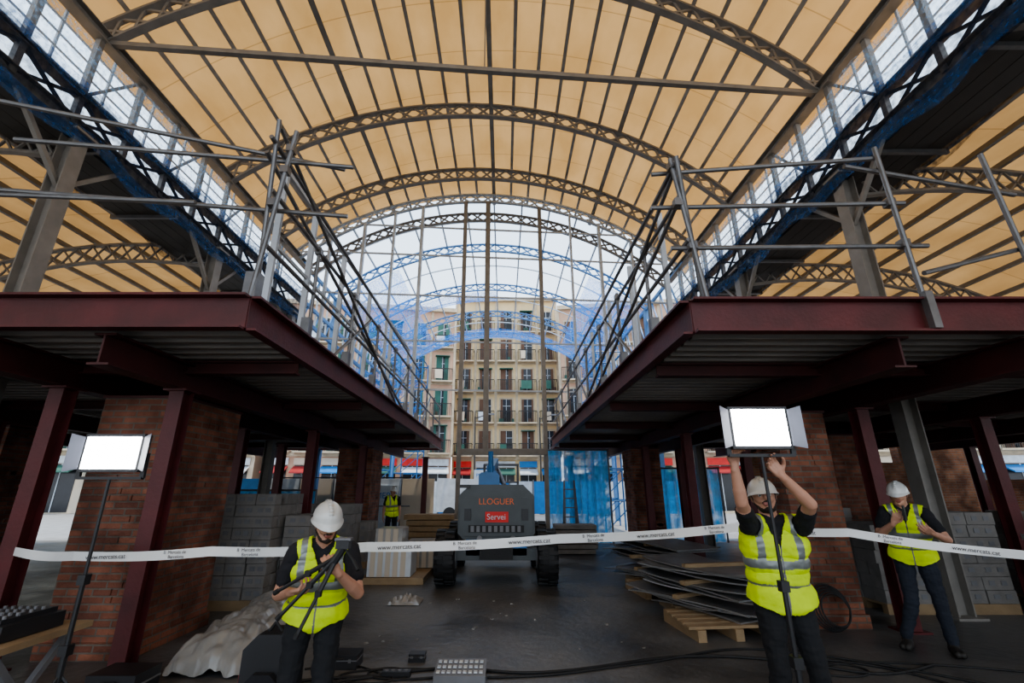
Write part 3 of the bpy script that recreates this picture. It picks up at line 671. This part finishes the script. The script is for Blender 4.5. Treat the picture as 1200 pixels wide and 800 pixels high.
b=MB(); b.bx(-2.25,-2.07,4.55,4.69,0,.14,'redb'); b.tube((-2.23,4.62,.14),(-2.21,4.62,.19),.01,'black'); b.tube((-2.10,4.62,.14),(-2.12,4.62,.19),.01,'black'); b.tube((-2.22,4.62,.19),(-2.11,4.62,.19),.012,'black'); b.obj('toolbox')
b=MB(); b.bx(-1.12,-.86,4.9,4.98,0,.05,'blackp')
for k in range(4): b.tube((-1.08+k*.06,4.94,.05),(-1.08+k*.06,4.94,.056),.02,'mid')
b.obj('power_strip')
for (x,y,w_,d_,h_) in ((-1.75,5.1,.34,.22,.12),(-.95,5.3,.16,.12,.07),(-3.35,4.3,.4,.3,.22)):
    b=MB(); b.bx(x,x+w_,y,y+d_,0,h_,'blackp'); b.bx(x-.005,x+w_+.005,y-.005,y+d_+.005,h_*.6,h_*.66,'mid'); b.tube((x+w_*.35,y-.02,h_*.8),(x+w_*.65,y-.02,h_*.8),.008,'black')
    for q in (.2,.8): b.bx(x+w_*q-.012,x+w_*q+.012,y-.012,y,h_*.5,h_*.75,'galv')
    b.obj('equipment_case')
b=MB()
for k in range(26):
    x=random.uniform(-1.6,1.6); y=random.uniform(5.4,8)
    s_=random.uniform(.012,.03); b.box((x,y,s_*.25),(s_*random.uniform(1,2),s_,s_*.5),random.choice(['block','tarp']),random.uniform(0,3))
b.obj('construction_debris')
b=MB(); vs=[];fs=[]
for i in range(21):
    for j in range(15):
        x=-1.75+.5*i/20; y=7.6+.45*j/14; e=min(i,20-i,j,14-j)/4; vs.append((x+.04*noise.noise(V3((j,2,1))),y,.01+max(0,min(1,e)*(.06+.09*noise.noise(V3((i*.45,j*.5,0)))))))
for i in range(20):
    for j in range(14): fs.append((i*15+j,(i+1)*15+j,(i+1)*15+j+1,i*15+j+1))
b.add(vs,fs,'tarp'); b.obj('crumpled_plastic_sheet',True)
def cable(pts,r=.011):
    c=bpy.data.curves.new('power_cable','CURVE'); c.dimensions='3D'; c.bevel_depth=r; c.bevel_resolution=2; c.resolution_u=8
    s=c.splines.new('NURBS'); s.points.add(len(pts)-1); s.order_u=4; s.use_endpoint_u=True
    for i,p in enumerate(pts): s.points[i].co=(p[0],p[1],p[2] if len(p)>2 else r,1)
    c.materials.append(M['black']); o=bpy.data.objects.new('power_cable',c); scene.collection.objects.link(o)
cable([(-2.3,4.6),(-1.7,4.9),(-1.3,4.85),(-.9,5.05),(-.4,5.15),(.1,4.95),(.7,5.05),(1.3,5.3),(2.0,5.5),(2.8,5.35),(3.3,5.0),(3.6,4.9),(4.2,5.2)],.014)
cable([(-.15,4.9),(.4,4.9),(1.0,5.15),(1.6,5.3),(2.4,5.75),(3.2,5.6),(4.0,5.0),(4.4,4.6)],.011)
cable([(1.8,3.3),(2.2,4.4),(2.6,5.3),(3.3,5.45),(3.9,5.0),(4.0,4.5)],.011)
cable([(-2.7,3.4),(-2.4,4.3),(-1.9,4.75),(-1.4,4.8),(-1.1,4.95)],.012)
cable([(2.6,5.2),(3.1,5.35),(3.6,5.15),(3.3,4.85),(2.8,5.0),(3.2,5.3),(4.1,5.3),(5.0,5.0)],.01)
cable([(-1.6,4.6),(-1.3,5.1),(-1.0,4.7),(-.8,5.0),(-1.1,5.2),(-1.4,4.95),(-1.0,4.8),(-.62,4.9)],.01)
cable([(-1.9,5.1),(-1.5,5.3),(-1.2,5.0),(-.9,4.85),(-1.2,4.72),(-1.7,4.9),(-1.3,5.15),(-.7,5.1)],.009)
for k in range(5):
    n=16; cable([(4.0+(.17+.02*k)*math.cos(i*2*math.pi/n),6.2+(.05)*math.sin(i*2*math.pi/n)+.03*k,.26+(.17+.02*k)*math.sin(i*2*math.pi/n)) for i in range(n+1)],.01)
# ------------------------------------------------------------------ people
def capmesh(p1,p2,r1,r2,n=14,h=4):
    p1,p2=V3(p1),V3(p2); d=p2-p1
    if d.length<1e-5: d=V3((0,0,1))
    d.normalize(); t=V3((0,0,1)) if abs(d.z)<.9 else V3((1,0,0)); u=d.cross(t).normalized(); w=d.cross(u)
    vs=[];rings=[]
    for k in range(h+1):
        a=math.pi/2*k/h; rings.append((p1-d*r1*math.cos(a),max(r1*math.sin(a),1e-4)))
    for k in range(h+1):
        a=math.pi/2*k/h; rings.append((p2+d*r2*math.sin(a),max(r2*math.cos(a),1e-4)))
    for c,r in rings:
        for i in range(n):
            an=2*math.pi*i/n; vs.append(c+(u*math.cos(an)+w*math.sin(an))*r)
    fs=[]
    for k in range(len(rings)-1):
        for i in range(n): fs.append((k*n+(i+1)%n,k*n+i,(k+1)*n+i,(k+1)*n+(i+1)%n))
    fs.append(tuple(range(n))); fs.append(tuple(range(len(rings)*n-1,(len(rings)-1)*n-1,-1)))
    return vs,fs
def person(P,N,F,shR,shL,elR,elL,wrR,wrL,handR,handL,kneeR,kneeL,ankR,ankL,hu,hf,trm,beard,girth=1.0,off=(0,0,0)):
    o_=V3(off); P,N,shR,shL,elR,elL,wrR,wrL,kneeR,kneeL=[V3(q)+o_ for q in (P,N,shR,shL,elR,elL,wrR,wrL,kneeR,kneeL)]
    ox=V3((off[0],off[1],0)); ankR,ankL=V3(ankR)+ox,V3(ankL)+ox
    F=V3(F).normalized(); UP=(N-P).normalized(); L=UP.cross(F).normalized(); F=L.cross(UP).normalized()
    pr=[]
    def C(a,b_,r1,r2,z): pr.append((V3(a),V3(b_),r1,r2,z))
    g=girth
    hipR,hipL=P-L*.09-V3((0,0,.04)),P+L*.09-V3((0,0,.04))
    C(P-L*.072-V3((0,0,.02)),P+L*.072-V3((0,0,.02)),.112*g,.112*g,'pelvis')
    T_=(N-P).length
    C(P+UP*.12-L*.062,P+UP*.12+L*.062,.105*g,.105*g,'torso')
    C(P+UP*.22-L*.072+F*.005,P+UP*.22+L*.072+F*.005,.11*g,.11*g,'torso')
    C(P+UP*(T_-.18)-L*.085,P+UP*(T_-.18)+L*.085,.118*g,.118*g,'torso')
    C(P+UP*(T_-.10)-L*.09-F*.01,P+UP*(T_-.10)+L*.09-F*.01,.095*g,.095*g,'torso')
    C(N-UP*.03,shR,.062,.062,'torso'); C(N-UP*.03,shL,.062,.062,'torso')
    H=N+V3(hu).normalized()*.135+V3(hf).normalized()*.02
    C(N-UP*.03,H-V3(hu)*.03,.062,.056,'skin')
    for s_,e_,w_ in ((shR,elR,wrR),(shL,elL,wrL)):
        m_=s_.lerp(e_,.66)
        C(s_,m_,.064,.056,'shirt'); C(m_,e_,.046,.040,'skin'); C(e_,e_.lerp(w_,.35),.042,.042,'skin'); C(e_.lerp(w_,.35),w_,.040,.027,'skin')
    for h_,k_,a_ in ((hipR,kneeR,ankR),(hipL,kneeL,ankL)):
        C(h_,k_,.096*g,.066,'trous'); C(k_,k_.lerp(a_,.35),.066,.064,'trous'); C(k_.lerp(a_,.35),a_+V3((0,0,.03)),.064,.055,'trous')
        fd=V3((F.x,F.y,0)).normalized()+ (L if h_ is hipL else -L)*.2; fd.z=0; fd.normalize(); sd=V3((-fd.y,fd.x,0)); base=V3((a_.x,a_.y,.045))
        C(base-fd*.05,base+fd*.06,.043,.045,'shoe')
        for q in (-1,1): C(base+sd*q*.012,base+fd*.15+sd*q*.02-V3((0,0,.008)),.04,.034,'shoe')
        C(base,a_,.045,.05,'shoe')
    def hand(w_,D,Np,curl,left,spread=.06):
        w_=V3(w_); D=V3(D).normalized(); Np=V3(Np); Np=(Np-D*Np.dot(D)).normalized(); S=D.cross(Np).normalized()*(1 if left else -1)
        C(w_-D*.02,w_+D*.02,.026,.024,'skin')
        for k in range(4):
            off=(1.5-k)*.021; C(w_+D*.015+S*off*.6,w_+D*.085+S*off,.015,.0125,'skin')
            base=w_+D*(.088-.004*abs(k-1))+S*off; ln=[.042,.047,.044,.034][k]; d=(D+S*(1.5-k)*spread).normalized(); c=curl*(1+.12*k)
            for seg in range(3):
                ang=(c*.6)*(1 if seg==0 else .9)
                if seg==0: perp=(Np-d*Np.dot(d)).normalized()
                else: perp=perp_prev
                d2=(d*math.cos(ang)+perp*math.sin(ang)).normalized(); perp_prev=(perp*math.cos(ang)-d*math.sin(ang)).normalized()
                ll=ln*(1,.65,.5)[seg]; C(base,base+d2*ll,.0092-.0006*seg,.0086-.0006*seg,'skin'); base=base+d2*ll; d=d2
        tb=w_+D*.028+S*.026; t1=tb+(D*.5+S*.75+Np*.25).normalized()*.04; t2=t1+(D*.75+S*.25+Np*(.3+curl*.4)).normalized()*.034; t3=t2+(D*.7+Np*(.5+curl*.4)-S*.15).normalized()*.026
        C(w_+D*.02+S*.01,tb,.016,.015,'skin'); C(tb,t1,.0145,.0115,'skin'); C(t1,t2,.0112,.0102,'skin'); C(t2,t3,.010,.009,'skin')
    hand(wrR,*handR,False); hand(wrL,*handL,True)
    U=V3(hu).normalized(); HF=V3(hf).normalized(); S=U.cross(HF).normalized(); HF=S.cross(U).normalized()
    def hp(f,s,u): return H+HF*f+S*s+U*u
    C(hp(-.022,0,.01),hp(.015,0,.012),.078,.074,'skin'); C(hp(.018,0,-.02),hp(.045,0,-.088),.062,.034,'skin')
    for s in (-1,1):
        C(hp(.0,s*.043,-.03),hp(.05,s*.018,-.09),.033,.024,'skin'); C(hp(.05,s*.035,-.025),hp(.062,s*.02,-.03),.026,.024,'skin')
        C(hp(-.01,s*.076,.012),hp(-.012,s*.075,-.02),.0125,.009,'skin'); C(hp(.078,s*.015,.022),hp(.068,s*.048,.022),.0075,.0065,'hair')
    C(hp(.088,0,.012),hp(.106,0,-.024),.009,.0125,'skin')
    for s in (-1,1): C(hp(.09,s*.009,-.028),hp(.09,s*.013,-.028),.009,.008,'skin')
    C(hp(.086,-.018,-.056),hp(.086,.018,-.056),.0075,.0075,'lip'); C(hp(.084,-.014,-.065),hp(.084,.014,-.065),.008,.008,'lip')
    C(hp(.072,0,-.098),hp(.070,0,-.1),.018,.017,'hair' if beard else 'skin')
    C(hp(-.04,0,-.01),hp(-.045,0,-.045),.076,.058,'hair')
    for s in (-1,1): C(hp(-.015,s*.048,.0),hp(-.02,s*.048,.03),.032,.034,'hair')
    if beard:
        for s in (-1,1):
            C(hp(.004,s*.062,-.04),hp(.042,s*.038,-.09),.014,.018,'hair'); C(hp(.045,s*.034,-.092),hp(.066,0,-.102),.019,.019,'hair'); C(hp(.090,s*.004,-.045),hp(.080,s*.026,-.055),.005,.005,'hair')
    vs=[];fs=[]
    for p in pr:
        v,f=capmesh(*p[:4]); o=len(vs); vs+=[tuple(q) for q in v]; fs+=[tuple(i+o for i in ff) for ff in f]
    me=bpy.data.meshes.new('tmp'); me.from_pydata(vs,[],fs); ob=bpy.data.objects.new('tmp',me); scene.collection.objects.link(ob)
    rm=ob.modifiers.new('r','REMESH'); rm.mode='VOXEL'; rm.voxel_size=.0050
    sm=ob.modifiers.new('s','SMOOTH'); sm.factor=.5; sm.iterations=3
    dg=bpy.context.evaluated_depsgraph_get(); dg.update(); body=bpy.data.meshes.new_from_object(ob.evaluated_get(dg)); bpy.data.objects.remove(ob)
    nV=len(body.vertices); co_=np.empty(nV*3); body.vertices.foreach_get('co',co_); co_=co_.reshape(-1,3)
    nP=len(body.polygons); ce=np.empty(nP*3); body.polygons.foreach_get('center',ce); ce=ce.reshape(-1,3)
    best=np.full(nP,1e9); zi=np.zeros(nP,int); zones=['skin','torso','pelvis','shirt','trous','shoe','hair','lip']
    for a,b_,r1,r2,z in pr:
        A_=np.array(a);B_=np.array(b_);D=B_-A_;dd=max(D@D,1e-9);t=np.clip((ce-A_)@D/dd,0,1)
        ds=np.linalg.norm(ce-(A_+t[:,None]*D),axis=1)-(r1+(r2-r1)*t)
        if z in('hair','lip'): ds=ds-.0015
        m=ds<best; best[m]=ds[m]; zi[m]=zones.index(z)
    mm=[M['skin'],M['shirt'],M[trm],M['shirt'],M[trm],M['shoe'],M['hair'],M['lip']]
    for q in mm: body.materials.append(q)
    body.polygons.foreach_set('material_index',zi.tolist()); body.polygons.foreach_set('use_smooth',[True]*nP)
    zv=np.zeros(nV,bool)
    for i,pz in enumerate(zi):
        if pz in (3,4):
            for v in body.polygons[i].vertices: zv[v]=True
    nrm=np.empty(nV*3); body.vertices.foreach_get('normal',nrm); nrm=nrm.reshape(-1,3)
    for i in np.nonzero(zv)[0]:
        c=co_[i]; k=.010*noise.noise(V3((c[0]*9,c[1]*9,c[2]*16)))+.005*noise.noise(V3((c[0]*22,c[1]*22,c[2]*40))); co_[i]=c+nrm[i]*k
    body.vertices.foreach_set('co',co_.ravel()); body.update()
    root=empty('construction_worker',(P.x,P.y,0))
    bo=bpy.data.objects.new('body',body); scene.collection.objects.link(bo); bo.parent=root; bo.location=(-P.x,-P.y,0)
    Pn,Un,Ln,Fn=map(np.array,(P,UP,L,F))
    rel=ce-Pn; s_=rel@Un; l_=rel@Ln; f_=rel@Fn
    sel=np.isin(zi,[1,2])&(s_>-.06)
    dn=np.abs(l_); neck=(s_>T_-.02)&(dn<.07); vee=(f_>0)&(s_>T_-.17)&(dn<(s_-(T_-.17))*.42); sel&=~neck&~vee
    idx=np.nonzero(sel)[0]
    vmap={};nv=[];nf=[];nm=[]
    loops=[list(body.polygons[int(i)].vertices) for i in idx]
    for i,lp in zip(idx,loops):
        f=[]
        for v in lp:
            if v not in vmap:
                vmap[v]=len(nv); c=co_[v]; sv=(c-Pn)@Un; off2=.013+.020*max(0,1-sv/.4)
                wr=.012*noise.noise(V3(c*8))+.010*noise.noise(V3((c[0]*6,c[1]*6,c[2]*22)))+.004*noise.noise(V3(c*30)); off2+=wr
                q=c+nrm[v]*max(.006,off2); q=q-Un*(.02 if sv<.0 else 0); nv.append(tuple(q))
            f.append(vmap[v])
        nf.append(f); sv,lv,fv=s_[i],abs(l_[i]),f_[i]
        st=(.045<sv<.09) or (.19<sv<.235) or (sv>=.235 and abs(lv-.115)<.02)
        nm.append(2 if (fv>0 and lv<.006) else (1 if st else 0))
    ve=bpy.data.meshes.new('vest'); ve.from_pydata(nv,[],nf)
    for q in ('hvy','refl','mid'): ve.materials.append(M[q])
    ve.polygons.foreach_set('material_index',nm); ve.polygons.foreach_set('use_smooth',[True]*len(nf))
    vo=bpy.data.objects.new('hi_vis_vest',ve); scene.collection.objects.link(vo); vo.parent=root; vo.location=(-P.x,-P.y,0)
    sm=vo.modifiers.new('s','SMOOTH'); sm.factor=.6; sm.iterations=4
    so_=vo.modifiers.new('t','SOLIDIFY'); so_.thickness=.005; so_.offset=1
    b=MB(); n=36; vs=[];fs=[]; HC=hp(-.008,0,.032)
    vs.append(HC+U*.112)
    for k in range(1,10):
        la=math.pi/2*k/9
        for i in range(n):
            a=2*math.pi*i/n; ridge=.006*(1 if abs(math.sin(a))<.2 and la<1.2 else 0)
            vs.append(HC+U*(.112*math.cos(la)+ridge)+(HF*.120*math.cos(a)+S*.098*math.sin(a))*math.sin(la))
    for (sc,dz,vz) in ((1.03,-.012,0),(1.10,-.016,1),(1.08,-.022,1)):
        for i in range(n):
            a=2*math.pi*i/n; e=vz*.30*max(0,math.cos(a))**2.5
            vs.append(HC+U*(dz-.05*e)+(HF*.120*math.cos(a)*(sc+e)+S*.098*math.sin(a)*(sc+e*.3)))
    for i in range(n): fs.append((0,1+i,1+(i+1)%n))
    for k in range(11):
        for i in range(n): fs.append((1+k*n+i,1+(k+1)*n+i,1+(k+1)*n+(i+1)%n,1+k*n+(i+1)%n))
    b.add(vs,fs,'helm')
    for k in range(10):
        a1=-1.1+2.2*k/10;a2=a1+.22; q=lambda a:HC+U*(.116*math.cos(a))+HF*.123*math.sin(a)
        b.beam(q(a1),q(a2),.03,.008,'helm',U)
    h_=b.obj('hard_hat',True); h_.location=V3(h_.location)-root.location; h_.parent=root
    b=MB()
    for s in (-1,1):
        v,f=capmesh(hp(.078,s*.031,.001),hp(.0785,s*.031,.001),.0115,.0115,10,4); b.add(v,f,'eyew')
        v,f=capmesh(hp(.0865,s*.031,.0),hp(.087,s*.031,.0),.005,.005,8,3); b.add(v,f,'eye')
        b.beam(hp(.0,s*.080,.03),hp(.02,s*.070,-.05),.007,.002,'blackp')
    e_=b.obj('face_details',True); e_.location=V3(e_.location)-root.location; e_.parent=root
    return root
OL=(-.2,.45,-.055)
person(P=(-1.10,3.13,.92),N=(-1.05,3.0,1.36),F=(.30,-.95,0),shR=(-1.22,2.96,1.29),shL=(-.885,3.07,1.29),elR=(-1.31,2.98,1.03),elL=(-.78,2.98,1.04),
 wrR=(-1.15,2.79,1.08),wrL=(-.86,2.76,1.20),handR=((.8,-.25,.1),(.1,.35,.9),1.25),handL=((-.35,-.3,.55),(-.4,.7,.2),1.3),
 kneeR=(-1.2,3.02,.49),kneeL=(-.98,3.05,.49),ankR=(-1.23,3.14,.09),ankL=(-.95,3.18,.09),hu=(.12,-.28,.93),hf=(.5,-.8,-.42),trm='trous',beard=True,off=OL)
b=MB(); o3=V3(OL); B_=V3((-.84,2.68,1.30))+o3
for foot in (V3((-1.14,2.66,.98)),V3((-1.00,2.60,.90)),V3((-1.20,2.72,1.10))):
    f=foot+o3; b.tube(B_,B_.lerp(f,.5),.015,'blackp'); b.tube(B_.lerp(f,.45),f,.011,'blackp'); b.box(B_.lerp(f,.5),(.034,.034,.034),'black'); b.tube(f,f+(f-B_).normalized()*.03,.015,'black')
    b.tube(B_.lerp(f,.3),B_.lerp((V3((-1.11,2.66,1.0))+o3),.25),.005,'mid')
b.tube(B_-V3((.02,0,.03)),B_+V3((.03,0,.05)),.026,'blackp'); b.box(B_+V3((.03,0,.07)),(.08,.06,.05),'blackp'); b.box(B_+V3((.03,0,.10)),(.10,.06,.015),'mid')
b.tube(B_+V3((.03,0,.06)),B_+V3((.13,-.04,-.04)),.007,'black'); b.tube(B_+V3((.11,-.03,-.02)),B_+V3((.15,-.05,-.07)),.011,'black')
b.obj('tripod')
person(P=(1.99,3.55,.95),N=(1.97,3.49,1.44),F=(-.18,-.98,0),shR=(1.79,3.44,1.385),shL=(2.14,3.40,1.385),elR=(1.655,3.22,1.55),elL=(2.075,3.16,1.54),
 wrR=(1.615,3.165,1.78),wrL=(1.90,3.12,1.72),handR=((.12,-.02,.95),(.25,-.9,.1),.75),handL=((-.5,.1,.8),(-.2,-.9,.1),.8),
 kneeR=(1.88,3.5,.5),kneeL=(2.12,3.48,.5),ankR=(1.86,3.6,.09),ankL=(2.16,3.56,.09),hu=(-.02,.22,.97),hf=(-.35,-.82,.35),trm='trous',beard=True,girth=1.03,off=(-.05,.03,.01))
person(P=(4.60,5.60,.96),N=(4.56,5.54,1.46),F=(-.62,-.78,0),shR=(4.405,5.62,1.39),shL=(4.69,5.41,1.39),elR=(4.24,5.56,1.15),elL=(4.72,5.25,1.13),
 wrR=(4.25,5.33,1.29),wrL=(4.50,5.15,1.20),handR=((.15,-.5,.7),(.3,.4,.5),.9),handL=((-.75,-.15,.4),(.1,.5,.6),1.0),
 kneeR=(4.48,5.62,.5),kneeL=(4.68,5.5,.5),ankR=(4.42,5.74,.09),ankL=(4.72,5.52,.09),hu=(-.12,-.12,.98),hf=(-.72,-.62,-.3),trm='jeans',beard=False)
b=MB(); b.box((4.31,5.22,1.40),(.075,.012,.15),'blackp',.7); b.box((4.306,5.214,1.40),(.066,.004,.135),'glass',.7); b.obj('mobile_phone')
person(P=(-2.2,14.6,.95),N=(-2.2,14.55,1.44),F=(.6,-.8,0),shR=(-2.36,14.5,1.37),shL=(-2.04,14.6,1.37),elR=(-2.42,14.48,1.1),elL=(-1.98,14.6,1.1),
 wrR=(-2.4,14.35,.88),wrL=(-1.95,14.5,.88),handR=((0,-.1,-1),(1,0,0),.4),handL=((0,-.1,-1),(-1,0,0),.4),
 kneeR=(-2.3,14.5,.5),kneeL=(-2.1,14.6,.5),ankR=(-2.32,14.6,.09),ankL=(-2.08,14.75,.09),hu=(0,0,1),hf=(.6,-.8,0),trm='jeans',beard=False,off=(-1.15,0,0))
print('OBJECTS',len(bpy.data.objects))
